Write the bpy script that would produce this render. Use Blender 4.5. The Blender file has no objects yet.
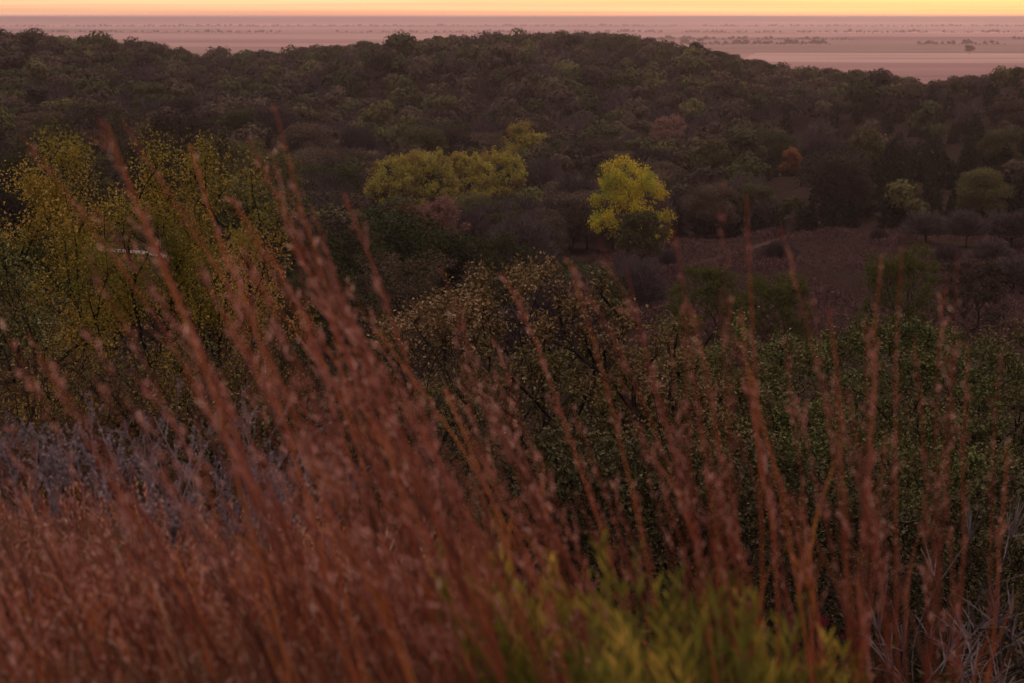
import bpy, math, random
import numpy as np
from mathutils import Vector
rng = np.random.default_rng(7); random.seed(7)
scene = bpy.context.scene; C = scene.collection
F = 1991.0; HR = 16.0
PITCH = math.atan((341.5 - HR) / F)
cp, sp = math.cos(PITCH), math.sin(PITCH)
def W(px, py, D):
    """point seen at photo pixel (px, py) at a depth of D metres ahead"""
    a = (px - 512) / F; b = (341.5 - py) / F
    y = cp + b * sp; z = -sp + b * cp
    return np.array([a * D / y, D, z * D / y])
def row_of(y, z):
    q = z / y                                       # q = (-sp+b cp)/(cp+b sp)
    b = (q * cp + sp) / (cp - q * sp)
    return 341.5 - b * F
def col_of(x, y, z):
    return 512 + F * x / (y * cp - z * sp)

# ------------------------------------------------------------ properties
def tag(o, label=None, cat=None, group=None, kind=None):
    if label: o['label'] = label
    if cat: o['category'] = cat
    if group: o['group'] = group
    if kind: o['kind'] = kind
    return o
def empty(name, loc, label, cat, group=None):
    o = bpy.data.objects.new(name, None); C.objects.link(o); o.location = loc
    o.empty_display_size = 0.2
    return tag(o, label, cat, group)

# ------------------------------------------------------------ materials
def newmat(name):
    m = bpy.data.materials.new(name); m.use_nodes = True
    nt = m.node_tree; nt.nodes.clear(); return m, nt
def nd(nt, t, **kw):
    n = nt.nodes.new(t)
    for k, v in kw.items():
        setattr(n, k, v)
    return n
def ramp(nt, cols, inp):
    r = nd(nt, 'ShaderNodeValToRGB'); cr = r.color_ramp
    while len(cr.elements) > 1: cr.elements.remove(cr.elements[0])
    for i, (p, c) in enumerate(cols):
        e = cr.elements[0] if i == 0 else cr.elements.new(p)
        e.position = p; e.color = (*c, 1)
    nt.links.new(inp, r.inputs[0]); return r.outputs[0]
def leafmat(name, cols, trans=0.15, rough=0.6, spec=0.04, treevar=0.25, patch=None):
    """leaf colour picked per leaf (attribute rv) shifted per tree (object random + attribute tv)"""
    m, nt = newmat(name); L = nt.links.new
    a = nd(nt, 'ShaderNodeAttribute', attribute_name='rv')
    t = nd(nt, 'ShaderNodeAttribute', attribute_name='tv')
    oi = nd(nt, 'ShaderNodeObjectInfo')
    s = nd(nt, 'ShaderNodeMath', operation='ADD'); L(oi.outputs['Random'], s.inputs[0]); L(t.outputs['Fac'], s.inputs[1])
    fr = nd(nt, 'ShaderNodeMath', operation='FRACT'); L(s.outputs[0], fr.inputs[0])
    mx = nd(nt, 'ShaderNodeMath', operation='MULTIPLY_ADD'); L(fr.outputs[0], mx.inputs[0]); mx.inputs[1].default_value = treevar
    sc = nd(nt, 'ShaderNodeMath', operation='MULTIPLY'); L(a.outputs['Fac'], sc.inputs[0]); sc.inputs[1].default_value = 1 - treevar
    L(sc.outputs[0], mx.inputs[2])
    col = ramp(nt, cols, mx.outputs[0])
    if patch:      # irregular patches of another leaf colour through the crown
        tc = nd(nt, 'ShaderNodeTexCoord'); no = nd(nt, 'ShaderNodeTexNoise'); no.inputs['Scale'].default_value = patch[0]; no.inputs['Detail'].default_value = 2
        L(tc.outputs['Object'], no.inputs['Vector'])
        f = ramp(nt, [(0.45, (0, 0, 0)), (0.62, (1, 1, 1))], no.outputs['Fac'])
        mi = nd(nt, 'ShaderNodeMix', data_type='RGBA'); L(f, mi.inputs[0]); L(col, mi.inputs[6]); mi.inputs[7].default_value = (*patch[1], 1)
        col = mi.outputs[2]
    p = nd(nt, 'ShaderNodeBsdfPrincipled'); L(col, p.inputs['Base Color'])
    p.inputs['Roughness'].default_value = rough; p.inputs['Specular IOR Level'].default_value = spec
    o = nd(nt, 'ShaderNodeOutputMaterial')
    if trans > 0:
        tr = nd(nt, 'ShaderNodeBsdfTranslucent'); L(col, tr.inputs['Color'])
        ms = nd(nt, 'ShaderNodeMixShader'); ms.inputs[0].default_value = trans
        L(p.outputs[0], ms.inputs[1]); L(tr.outputs[0], ms.inputs[2]); L(ms.outputs[0], o.inputs[0])
    else: L(p.outputs[0], o.inputs[0])
    return m
def barkmat(name, c1, c2, scale=6):
    m, nt = newmat(name); L = nt.links.new
    tc = nd(nt, 'ShaderNodeTexCoord'); no = nd(nt, 'ShaderNodeTexNoise'); no.inputs['Scale'].default_value = scale; no.inputs['Detail'].default_value = 4
    L(tc.outputs['Object'], no.inputs['Vector'])
    col = ramp(nt, [(0.35, c1), (0.65, c2)], no.outputs['Fac'])
    p = nd(nt, 'ShaderNodeBsdfDiffuse'); L(col, p.inputs['Color'])
    o = nd(nt, 'ShaderNodeOutputMaterial'); L(p.outputs[0], o.inputs[0]); return m

M = {}
M['olive']  = leafmat('olive_leaves', [(0, (.028, .030, .012)), (.5, (.072, .070, .026)), (1, (.17, .15, .05))], treevar=.6)
M['brown']  = leafmat('brown_leaves', [(0, (.030, .021, .016)), (.5, (.070, .050, .035)), (1, (.15, .105, .07))], treevar=.6)
M['green']  = leafmat('green_leaves', [(0, (.022, .027, .010)), (.5, (.042, .048, .017)), (1, (.08, .085, .028))], treevar=.6)
M['bare']   = leafmat('bare_twigs', [(0, (.045, .033, .033)), (.5, (.075, .056, .055)), (1, (.12, .09, .085))], trans=0.0, rough=.9, treevar=.6)
M['cedar']  = leafmat('cedar_needles', [(0, (.010, .014, .007)), (.6, (.020, .024, .011)), (1, (.035, .034, .018))], trans=.05, treevar=.6)
M['yellow'] = leafmat('yellow_leaves', [(0, (.32, .28, .025)), (.5, (.70, .55, .04)), (1, (.92, .66, .06))], trans=.45, patch=(.13, (.34, .36, .04)))
M['grove']  = leafmat('grove_leaves', [(0, (.19, .18, .035)), (.5, (.42, .38, .07)), (1, (.62, .50, .10))], trans=.4, patch=(.13, (.27, .17, .05)))
M['orange'] = leafmat('orange_leaves', [(0, (.22, .09, .04)), (.5, (.34, .15, .07)), (1, (.45, .22, .11))], trans=.4)
M['salmon'] = leafmat('salmon_leaves', [(0, (.17, .085, .065)), (.5, (.27, .14, .11)), (1, (.36, .21, .17))], trans=.4)
M['meadow_green'] = leafmat('meadow_green_leaves', [(0, (.045, .055, .012)), (.5, (.085, .095, .02)), (1, (.14, .14, .035))], trans=.4)
M['oak_copper'] = leafmat('copper_oak_leaves', [(0, (.09, .05, .02)), (.4, (.14, .08, .034)), (.8, (.30, .185, .075)), (1, (.48, .33, .19))], trans=.15, rough=.5, spec=.2, patch=(.5, (.10, .09, .02)))  # palest ramp end is leaf glint painted into the colour
M['oak_green']  = leafmat('green_oak_leaves', [(0, (.028, .036, .009)), (.5, (.075, .090, .020)), (.8, (.16, .17, .042)), (1, (.36, .33, .16))], trans=.15, rough=.5, spec=.2, patch=(.7, (.12, .085, .03)))  # pale top of the ramp paints glints on a few leaves
M['oak_dull']   = leafmat('dull_oak_leaves', [(0, (.035, .028, .013)), (.5, (.065, .05, .022)), (.82, (.12, .095, .038)), (1, (.28, .22, .12))], trans=.15, rough=.5, spec=.15, patch=(.6, (.07, .075, .02)))  # last ramp stop again a painted leaf glint
M['birch']  = leafmat('olive_yellow_leaves', [(0, (.09, .078, .015)), (.5, (.34, .245, .04)), (.85, (.66, .44, .10)), (1, (.85, .52, .25))], trans=.45, rough=.5, spec=.1, patch=(.35, (.12, .13, .02)))
M['birch_dry'] = leafmat('dry_tan_leaves', [(0, (.2, .12, .04)), (.5, (.42, .26, .07)), (1, (.7, .4, .2))], trans=.4, rough=.5, spec=.1, patch=(.5, (.19, .16, .02)))
M['rust']   = leafmat('rusty_leaves', [(0, (.05, .028, .014)), (.5, (.10, .055, .024)), (1, (.17, .10, .045))], trans=.25)
M['under']  = leafmat('undergrowth_and_shaded_leaves', [(0, (.02, .017, .009)), (.6, (.045, .034, .016)), (1, (.10, .07, .035))], trans=.15, treevar=0)
M['bark']   = barkmat('bark', (.018, .013, .011), (.05, .038, .032))
M['twig']   = barkmat('pale_twig', (.10, .075, .075), (.2, .16, .155), 20)
M['stem']   = leafmat('grass_stem', [(0, (.12, .040, .030)), (.5, (.33, .088, .048)), (.85, (.56, .17, .075)), (1, (.75, .32, .09))], trans=.3, rough=.45, spec=.15, treevar=.1)
M['head']   = leafmat('grass_seed_head', [(0, (.20, .08, .065)), (.5, (.48, .205, .16)), (.85, (.80, .46, .37)), (1, (.9, .66, .54))], trans=.45, rough=.8, treevar=.2)
M['blade']  = leafmat('grass_blade', [(0, (.06, .027, .020)), (.5, (.20, .072, .045)), (.8, (.40, .14, .065)), (.93, (.5, .2, .05)), (1, (.5, .38, .18))], trans=.35, rough=.5, spec=.1, treevar=.1)
M['field']  = leafmat('field_grass', [(0, (.035, .018, .014)), (.45, (.15, .055, .038)), (.75, (.37, .125, .068)), (.9, (.75, .26, .06)), (.95, (.75, .55, .38)), (1, (.8, .7, .6))], trans=.35, rough=.55, treevar=.0, patch=(.9, (.20, .12, .07)))
M['fluff']  = leafmat('dried_flower_fluff', [(0, (.13, .095, .10)), (.6, (.27, .205, .225)), (1, (.5, .41, .43))], trans=.3, rough=.9)
M['gold']   = leafmat('goldenrod_leaf', [(0, (.045, .055, .013)), (.45, (.17, .175, .03)), (.8, (.48, .38, .06)), (1, (.8, .48, .12))], trans=.35, rough=.5, treevar=.5)
M['goldstem'] = leafmat('goldenrod_stem', [(0, (.12, .10, .03)), (1, (.25, .18, .06))], trans=.1)
M['wine']   = leafmat('wine_leaves', [(0, (.10, .012, .02)), (1, (.2, .03, .04))], trans=.3)
M['brush']  = leafmat('meadow_brush', [(0, (.030, .015, .017)), (.5, (.085, .042, .042)), (1, (.17, .095, .082))], trans=.1, treevar=0)
M['tan']    = leafmat('tan_grass', [(0, (.16, .09, .06)), (1, (.30, .18, .12))], trans=.1, treevar=0)

# ------------------------------------------------------------ geometry helpers (numpy)
class G:
    """gathers triangles, with a per-face random value (rv), a per-tree value (tv) and a material slot"""
    def __init__(s): s.V = []; s.T = []; s.R = []; s.TV = []; s.MI = []; s.n = 0
    def add(s, V, T, R=None, tv=0.0, mi=0):
        V = np.asarray(V, dtype=np.float32).reshape(-1, 3); T = np.asarray(T, dtype=np.int64).reshape(-1, 3)
        if R is None: R = rng.random(len(T))
        s.V.append(V); s.T.append(T + s.n); s.n += len(V)
        s.R.append(np.asarray(R, dtype=np.float32)); s.TV.append(np.broadcast_to(np.asarray(tv, dtype=np.float32), (len(T),)))
        s.MI.append(np.full(len(T), mi, dtype=np.int32))
        return s
    def mesh(s, name, mats, smooth=False):
        V = np.concatenate(s.V); T = np.concatenate(s.T)
        me = bpy.data.meshes.new(name)
        me.vertices.add(len(V)); me.vertices.foreach_set('co', V.ravel())
        me.loops.add(len(T) * 3); me.loops.foreach_set('vertex_index', T.ravel().astype(np.int32))
        me.polygons.add(len(T)); me.polygons.foreach_set('loop_start', np.arange(0, len(T) * 3, 3, dtype=np.int32))
        try: me.polygons.foreach_set('loop_total', np.full(len(T), 3, dtype=np.int32))
        except Exception: pass
        me.polygons.foreach_set('material_index', np.concatenate(s.MI))
        me.polygons.foreach_set('use_smooth', np.full(len(T), smooth))
        for nm, arr in (('rv', s.R), ('tv', s.TV)):
            at = me.attributes.new(nm, 'FLOAT', 'FACE'); at.data.foreach_set('value', np.concatenate(arr).astype(np.float32))
        for m in mats: me.materials.append(m)
        me.update(calc_edges=True)
        return me
    def build(s, name, mat, parent=None, smooth=False):
        mats = mat if isinstance(mat, (list, tuple)) else [mat]
        return link(name, s.mesh(name, mats, smooth), parent)
def link(name, me, parent=None):
    o = bpy.data.objects.new(name, me); C.objects.link(o)
    if parent: o.parent = parent
    return o
def unit(v):
    return v / np.maximum(np.linalg.norm(v, axis=-1, keepdims=True), 1e-9)
def rdir(n): return unit(rng.normal(size=(n, 3)))
def leaves(g, P, size, d=None, aspect=.5, fold=.12, nrm=None, R=None, tv=0, mi=0, single=False):
    n = len(P)
    if n == 0: return
    size = np.broadcast_to(np.asarray(size, dtype=float), (n,))[:, None]
    if d is None: d = rdir(n)
    if nrm is None: nrm = rdir(n)
    side = unit(np.cross(d, nrm)); nn = np.cross(side, d)
    w = size * aspect * .5
    if single:
        V = np.stack([P - side * w - d * size * .4, P + side * w - d * size * .4, P + d * size * .6], 1)
        T = np.arange(n * 3).reshape(n, 3)
        g.add(V, T, R if R is not None else rng.random(n), tv, mi)
    else:
        V = np.stack([P, P + d * size * .5 + side * w + nn * size * fold, P + d * size, P + d * size * .5 - side * w + nn * size * fold], 1)
        b = np.arange(n)[:, None] * 4
        T = np.concatenate([b + [[0, 1, 2]], b + [[0, 2, 3]]], 1).reshape(-1, 3)
        rr = R if R is not None else rng.random(n)
        tt = tv if np.isscalar(tv) else np.repeat(tv, 2)
        g.add(V, T, np.repeat(rr, 2), tt, mi)
def tubes(g, paths, radii, sides=4, R=None, mi=0):
    """paths (N,K,3), radii (N,K)"""
    N, K, _ = paths.shape
    tan = np.gradient(paths, axis=1); tan = unit(tan)
    ref = np.zeros_like(tan); ref[..., 0] = 1.0
    bad = np.abs(tan[..., 0]) > .9; ref[bad] = (0, 1, 0)
    a = unit(np.cross(tan, ref)); b = np.cross(tan, a)
    ang = np.arange(sides) * 2 * math.pi / sides
    V = paths[:, :, None] + radii[:, :, None, None] * (a[:, :, None] * np.cos(ang)[:, None] + b[:, :, None] * np.sin(ang)[:, None])
    i = np.arange(K - 1)[:, None]; j = np.arange(sides)[None]
    j2 = (j + 1) % sides
    A = i * sides + j; B = i * sides + j2; Cc = (i + 1) * sides + j2; D = (i + 1) * sides + j
    T = np.concatenate([np.stack([A, B, Cc], -1).reshape(-1, 3), np.stack([A, Cc, D], -1).reshape(-1, 3)])
    TT = (np.arange(N)[:, None, None] * K * sides + T[None]).reshape(-1, 3)
    rr = rng.random(N) if R is None else R
    g.add(V.reshape(-1, 3), TT, np.repeat(rr, len(T)), 0, mi)
def ribbons(g, paths, widths, R=None, mi=0, tv=0):
    N, K, _ = paths.shape
    tan = unit(np.gradient(paths, axis=1)); s = rdir(N)[:, None]; s[..., 2] *= .2
    side = unit(np.cross(tan, s))
    V = np.stack([paths - side * widths[..., None] * .5, paths + side * widths[..., None] * .5], 2).reshape(-1, 3)
    i = np.arange(K - 1) * 2
    T = np.concatenate([np.stack([i, i + 1, i + 3], -1), np.stack([i, i + 3, i + 2], -1)])
    TT = (np.arange(N)[:, None, None] * K * 2 + T[None]).reshape(-1, 3)
    rr = rng.random(N) if R is None else R
    g.add(V, TT, np.repeat(rr, len(T)), tv, mi)

# value noise
_perm = rng.random((64, 64))
def vnoise(x, y):
    x = np.asarray(x, float); y = np.asarray(y, float)
    xi = np.floor(x).astype(int); yi = np.floor(y).astype(int); fx = x - xi; fy = y - yi
    fx = fx * fx * (3 - 2 * fx); fy = fy * fy * (3 - 2 * fy)
    g = lambda a, b: _perm[a % 64, b % 64]
    return (g(xi, yi) * (1 - fx) + g(xi + 1, yi) * fx) * (1 - fy) + (g(xi, yi + 1) * (1 - fx) + g(xi + 1, yi + 1) * fx) * fy - .5

# ------------------------------------------------------------ the terrain
DD = np.array([0, 3, 5, 8, 12, 16, 20, 35, 60, 100, 180, 280, 400, 500, 600, 700, 800, 900, 1000, 1100, 1200, 1300, 1500, 1900, 2400, 3000])
PX = np.array([-500, -100, 100, 250, 400, 600, 700, 800, 930, 1024, 1150, 1500])
ZT = {
 -500:[-1.65,-1.65,-1.8,-2.4,-3.3,-4.4,-6,-10,-15,-21,-26,-29,-32,-34,-34,-31,-28,-24,-20,-17,-20,-28,-45,-70,-80,-80],
 -100:[-1.65,-1.65,-1.8,-2.4,-3.3,-4.4,-6,-10,-15,-21,-27,-31,-36,-39,-40,-37,-33,-27,-20,-14.5,-16,-22,-40,-70,-80,-80],
 100: [-1.65,-1.65,-1.8,-2.4,-3.4,-4.6,-6.2,-10,-16,-22,-28,-32,-38,-41,-43,-42,-39,-35,-30,-28,-28,-31,-44,-70,-80,-80],
 250: [-1.65,-1.65,-1.8,-2.5,-3.5,-4.8,-6.5,-10,-16,-23,-30,-35,-43,-45,-46,-46,-44,-42,-39,-37,-37,-37,-48,-72,-80,-80],
 400: [-1.65,-1.66,-1.85,-2.6,-3.7,-5.2,-7,-10.5,-17,-24,-33,-40,-47,-48,-49,-47,-44,-39,-35,-31,-28,-30,-45,-75,-80,-80],
 600: [-1.65,-1.7,-1.95,-3.0,-4.6,-6.2,-7.8,-11,-17,-25,-35,-43,-50,-51,-51,-50,-46,-41,-34,-27,-23,-25,-45,-75,-80,-80],
 700: [-1.65,-1.7,-2.0,-3.2,-5.0,-6.7,-8.2,-11,-18,-26,-36,-42,-47,-51,-52,-50,-46,-40,-33,-28,-29,-38,-55,-78,-80,-80],
 800: [-1.65,-1.7,-2.0,-3.2,-5.1,-6.8,-8.3,-11.5,-18,-26,-36,-41,-46,-50,-51,-49,-46,-41,-38.5,-42,-48,-52,-62,-78,-80,-80],
 930: [-1.65,-1.7,-2.0,-3.2,-5.1,-6.8,-8.3,-11.8,-18,-26,-36,-41,-45,-48,-48,-43,-40,-40,-44,-50,-56,-60,-68,-78,-80,-80],
 1024:[-1.65,-1.7,-2.0,-3.2,-5.1,-6.8,-8.3,-12,-18,-26,-36,-41,-45,-46,-43,-38,-35,-38,-45,-54,-60,-66,-72,-80,-80,-80],
 1150:[-1.65,-1.7,-2.0,-3.2,-5.0,-6.6,-8.2,-12,-18,-26,-35,-40,-43,-43,-38,-32,-30,-34,-42,-52,-60,-66,-72,-80,-80,-80],
 1500:[-1.65,-1.7,-2.0,-3.0,-4.6,-6.2,-8,-12,-18,-26,-34,-38,-38,-36,-31,-25,-24,-29,-40,-52,-60,-66,-72,-80,-80,-80]}
TAB = np.array([ZT[p] for p in PX], float)
def hz(x, y):
    x = np.asarray(x, float); y = np.asarray(y, float)
    r = np.hypot(x, y); az = np.arctan2(x, y); azc = np.clip(az, -.45, .45)
    d = r * np.cos(azc); px = 512 + F * np.tan(azc)
    d = np.where(y < 0, d * .35, d)
    ip = np.clip(np.searchsorted(PX, px) - 1, 0, len(PX) - 2)
    fp = np.clip((px - PX[ip]) / (PX[ip + 1] - PX[ip]), 0, 1); fp = fp * fp * (3 - 2 * fp)
    idx = np.clip(np.searchsorted(DD, d, side='right') - 1, 0, len(DD) - 2)
    fd = np.clip((d - DD[idx]) / (DD[idx + 1] - DD[idx]), 0, 1); fd = fd * .5 + .5 * fd * fd * (3 - 2 * fd)
    z0 = TAB[ip, idx] * (1 - fd) + TAB[ip, idx + 1] * fd
    z1 = TAB[ip + 1, idx] * (1 - fd) + TAB[ip + 1, idx + 1] * fd
    z = z0 * (1 - fp) + z1 * fp
    # wooded spurs and gullies on the far slopes
    wt = np.clip((d - 420) / 150, 0, 1) * np.clip((1150 - d) / 150, 0, 1)
    fold = np.sin(y * .024 + x * .013 + 4 * vnoise(x * .004, y * .004)) * 5.5 * np.clip((1050 - d) / 150, .25, 1) + np.sin(x * .030 + y * .010 + 3 * vnoise(x * .006, y * .006)) * 3 + vnoise(x * .012 + 9, y * .012) * 7
    z = z + wt * fold
    z = z + np.clip((d - 15) / 60, 0, 1) * np.clip((2000 - d) / 500, 0, 1) * vnoise(x * .05, y * .05) * 1.2
    z = z + np.clip(d / 5, 0, 1) * vnoise(x * .6, y * .6) * .12 * np.clip((60 - d) / 30, 0, 1)
    # far bluffs beyond the plain
    q = np.clip((d - 21000) / 3500, 0, 1)
    z = z + q * (66 + 20 * vnoise(x * .0006, d * .0002) + 14 * vnoise(x * .0018, 3))
    return z
def g_ground(mat):
    azs = np.radians(np.concatenate([np.arange(-180, -24, 4), np.arange(-24, 24, .3), np.arange(24, 180, 4)]))
    rs = np.concatenate([[.4], np.geomspace(1, 60, 70), np.geomspace(62, 1700, 190), np.geomspace(1750, 45000, 60)])
    A, Rr = np.meshgrid(azs, rs)
    X = Rr * np.sin(A); Y = Rr * np.cos(A); Z = hz(X, Y)
    V = np.stack([X, Y, Z], -1).reshape(-1, 3); na = len(azs); nr = len(rs)
    i = np.arange(nr - 1)[:, None]; j = np.arange(na)[None]; j2 = (j + 1) % na
    a = i * na + j; b = i * na + j2; c = (i + 1) * na + j2; d = (i + 1) * na + j
    T = np.concatenate([np.stack([a, b, c], -1).reshape(-1, 3), np.stack([a, c, d], -1).reshape(-1, 3)])
    V = np.vstack([V, [[0, 0, -1.65]]]); k = len(V) - 1
    T = np.vstack([T, np.stack([np.full(na, k), (np.arange(na) + 1) % na, np.arange(na)], -1)])
    T = T[:, ::-1]
    g = G(); g.add(V, T); return tag(g.build('ground', mat, smooth=True), kind='structure')
def groundmat():
    m, nt = newmat('ground_soil_and_fields'); L = nt.links.new
    ge = nd(nt, 'ShaderNodeNewGeometry')
    ln = nd(nt, 'ShaderNodeSeparateXYZ'); L(ge.outputs['Position'], ln.inputs[0])
    n1 = nd(nt, 'ShaderNodeTexNoise'); n1.inputs['Scale'].default_value = .8; n1.inputs['Detail'].default_value = 8; L(ge.outputs['Position'], n1.inputs['Vector'])
    near = ramp(nt, [(.3, (.015, .010, .008)), (.55, (.035, .022, .017)), (.75, (.06, .04, .03))], n1.outputs['Fac'])
    # crop fields: long cells in varied colours, raised pinkish to stand in for haze
    mp = nd(nt, 'ShaderNodeMapping'); mp.inputs['Scale'].default_value = (1 / 2600, 1 / 900, 0); mp.inputs['Rotation'].default_value = (0, 0, .05)
    L(ge.outputs['Position'], mp.inputs['Vector'])
    vo = nd(nt, 'ShaderNodeTexVoronoi', distance='CHEBYCHEV'); vo.inputs['Scale'].default_value = 1; vo.inputs['Randomness'].default_value = .55
    L(mp.outputs[0], vo.inputs['Vector'])
    se = nd(nt, 'ShaderNodeSeparateColor'); L(vo.outputs['Color'], se.inputs[0])
    fields = ramp(nt, [(0, (.16, .095, .10)), (.3, (.34, .20, .19)), (.55, (.44, .27, .25)), (.75, (.24, .16, .14)), (1, (.52, .35, .31))], se.outputs[0])
    n2 = nd(nt, 'ShaderNodeTexNoise'); n2.inputs['Scale'].default_value = 1.0; n2.inputs['Detail'].default_value = 6
    mp2 = nd(nt, 'ShaderNodeMapping'); mp2.inputs['Scale'].default_value = (1 / 900, 1 / 220, 0); L(ge.outputs['Position'], mp2.inputs['Vector']); L(mp2.outputs[0], n2.inputs['Vector'])
    st = ramp(nt, [(.35, (.72, .68, .68)), (.65, (1.12, 1.08, 1.05))], n2.outputs['Fac'])
    mu = nd(nt, 'ShaderNodeMix', data_type='RGBA', blend_type='MULTIPLY'); mu.inputs[0].default_value = 1; L(fields, mu.inputs[6]); L(st, mu.inputs[7])
    mr = nd(nt, 'ShaderNodeMapRange'); mr.inputs['From Min'].default_value = 1500; mr.inputs['From Max'].default_value = 2000; L(ln.outputs[1], mr.inputs['Value'])
    mi = nd(nt, 'ShaderNodeMix', data_type='RGBA'); L(mr.outputs[0], mi.inputs[0]); L(near, mi.inputs[6]); L(mu.outputs[2], mi.inputs[7])
    # woods on the far bluffs
    mr2 = nd(nt, 'ShaderNodeMapRange'); mr2.inputs['From Min'].default_value = 21500; mr2.inputs['From Max'].default_value = 22500; L(ln.outputs[1], mr2.inputs['Value'])
    mi2 = nd(nt, 'ShaderNodeMix', data_type='RGBA'); L(mr2.outputs[0], mi2.inputs[0]); L(mi.outputs[2], mi2.inputs[6]); mi2.inputs[7].default_value = (.05, .04, .035, 1)
    p = nd(nt, 'ShaderNodeBsdfDiffuse'); L(mi2.outputs[2], p.inputs['Color'])
    o = nd(nt, 'ShaderNodeOutputMaterial'); L(p.outputs[0], o.inputs[0]); return m
g_ground(groundmat())

# ------------------------------------------------------------ far-tree shapes (about 1 unit = full height)
def crown_round(seed, nl, nf, size, wide=.42, base=.18):
    """lobed broadleaf crown of height 1, made of leaf clumps round many small lobes"""
    r_ = np.random.default_rng(seed); P = []; N = []
    for k in range(nl):
        th = r_.random() * 2 * math.pi; h = base + .12 + (1 - base - .26) * r_.random() ** .8
        prof = math.sin(math.pi * min(1, max(0, (h - base) / (1 - base))) ** .8) ** .6
        rad = wide * .68 * prof * math.sqrt(r_.random())
        c = np.array([rad * math.cos(th), rad * math.sin(th), h]); lr = (.10 + .10 * r_.random()) * np.array([1.15, 1.15, .9]) * (wide / .42) * (1.5 if nl < 10 else 1.0 if nl > 16 else 1.2)
        n = nf // nl; d = r_.normal(size=(n, 3)); d /= np.linalg.norm(d, axis=1)[:, None]; d[:, 2] = np.where(d[:, 2] < -.4, -d[:, 2], d[:, 2])
        P.append(c + d * lr * (r_.random((n, 1)) ** .22 + r_.normal(size=(n, 1)) * .05)); N.append(d)
    P = np.concatenate(P); N = np.concatenate(N)
    return P, N, size
def crown_bare(seed, nf):
    r_ = np.random.default_rng(seed)
    d = r_.normal(size=(nf, 3)); d /= np.linalg.norm(d, axis=1)[:, None]; d[:, 2] = np.abs(d[:, 2]) * .9 + .05
    rr = r_.random((nf, 1)) ** .45
    P = np.array([0, 0, .35]) + d * rr * np.array([.42, .42, .6]) * (1 + .25 * np.sin(d[:, :1] * 7 + seed) * np.cos(d[:, 1:2] * 6))
    return P, unit(d + np.array([0, 0, .7])), None
def crown_cedar(seed, nf):
    r_ = np.random.default_rng(seed)
    h = 1 - np.sqrt(r_.random(nf)); th = r_.random(nf) * 2 * math.pi
    rad = .30 * (1 - h) ** .55 * (.55 + .5 * r_.random(nf)) * (1 + .2 * np.sin(h * 30 + th * 2 + seed))
    P = np.stack([rad * np.cos(th), rad * np.sin(th), .04 + .95 * h], 1)
    N = unit(np.stack([np.cos(th), np.sin(th), np.full(nf, .5)], 1))
    return P, N, None
def put_crown(g, kind, seed, nf, S=1.0, off=(0, 0, 0), rot=0, tv=0, mi=0, lod=1.0, wide=None, nl=22, jit=.28):
    off = np.asarray(off, float)
    c, s = math.cos(rot), math.sin(rot)
    if kind == 'bare': P, N, _ = crown_bare(seed, nf)
    elif kind == 'cedar': P, N, _ = crown_cedar(seed, nf)
    else: P, N, _ = crown_round(seed, nl, nf, 0, wide=wide or (.42 if seed % 2 else .50))
    R2 = np.array([[c, s, 0], [-s, c, 0], [0, 0, 1]]); P = P @ R2 * S + off; N = N @ R2
    n = len(P)
    if kind == 'bare':
        d = unit(N + rng.normal(size=(n, 3)) * .35)
        leaves(g, P, S * .13 * (0.6 + .8 * rng.random(n)), d=d, aspect=.10 * lod, single=True, tv=tv, mi=mi)
    elif kind == 'cedar':
        leaves(g, P, S * .075 * lod * (.6 + .8 * rng.random(n)), d=unit(N + rng.normal(size=(n, 3)) * .4 + np.array([0, 0, .5])), aspect=.6, single=True, tv=tv, mi=mi)
    else:
        nn = unit(N + rng.normal(size=(n, 3)) * jit); d = unit(np.cross(nn, rdir(n)))
        leaves(g, P, S * .052 * lod * (.6 + .8 * rng.random(n)), d=d, nrm=nn, aspect=1.0, single=True, tv=tv, mi=mi)
def trunk_mesh(name, seed, bare=False, h=.8):
    r_ = np.random.default_rng(seed); g = G(); paths = []; rad = []
    t = np.linspace(0, 1, 6)
    wob = np.cumsum(r_.normal(size=(6, 2)) * .008, 0)
    main = np.stack([wob[:, 0], wob[:, 1], t * h], 1); main[0, 2] = -.06
    paths.append(main); rad.append(.020 * (1 - t * .85) + .002)
    for k in range(16 if bare else 9):
        a = .25 + .6 * r_.random(); th = r_.random() * 6.28; b = np.array([np.interp(a * h, main[:, 2], main[:, q]) for q in range(3)])
        L_ = (.38 if bare else .30) * (1.2 - a) + .08
        e = b + np.array([math.cos(th) * L_, math.sin(th) * L_, L_ * (.7 + .5 * r_.random())])
        p = b + (e - b) * t[:, None] + np.array([0, 0, -.04]) * np.sin(t * math.pi)[:, None] + r_.normal(size=(6, 3)) * .006 * t[:, None]
        paths.append(p); rad.append((.011 * (1.1 - a)) * (1 - t * .85) + .0012)
    tubes(g, np.array(paths), np.array(rad), 5)
    return g.mesh(name, [M['bark']], smooth=True)
PROTO = {}
for kind in ('round', 'bare', 'cedar'):
    for v in range(6 if kind == 'round' else 3):
        g = G(); put_crown(g, kind, 100 + v * 3 + (v % 2), {'round': 26000, 'bare': 8000, 'cedar': 7000}[kind], lod={'round': .36, 'bare': .6, 'cedar': .5}[kind], jit=.6)
        PROTO[kind, v] = (g.mesh(kind + '_crown', [M['olive']]), trunk_mesh(kind + '_trunk', 40 + v, kind == 'bare', .95 if kind == 'cedar' else .78))
def far_tree(name, kind, v, mat, loc, S, rot, label, cat='tree', group=None, sx=1.0):
    t = empty(name, loc, label, cat, group); t.rotation_euler = (0, 0, rot); t.scale = (S * sx, S * sx, S)
    cm, tm = PROTO[kind, v]
    c = link('crown', cm, t); c.material_slots[0].link = 'OBJECT'; c.material_slots[0].material = mat
    link('trunk', tm, t); return t

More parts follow.
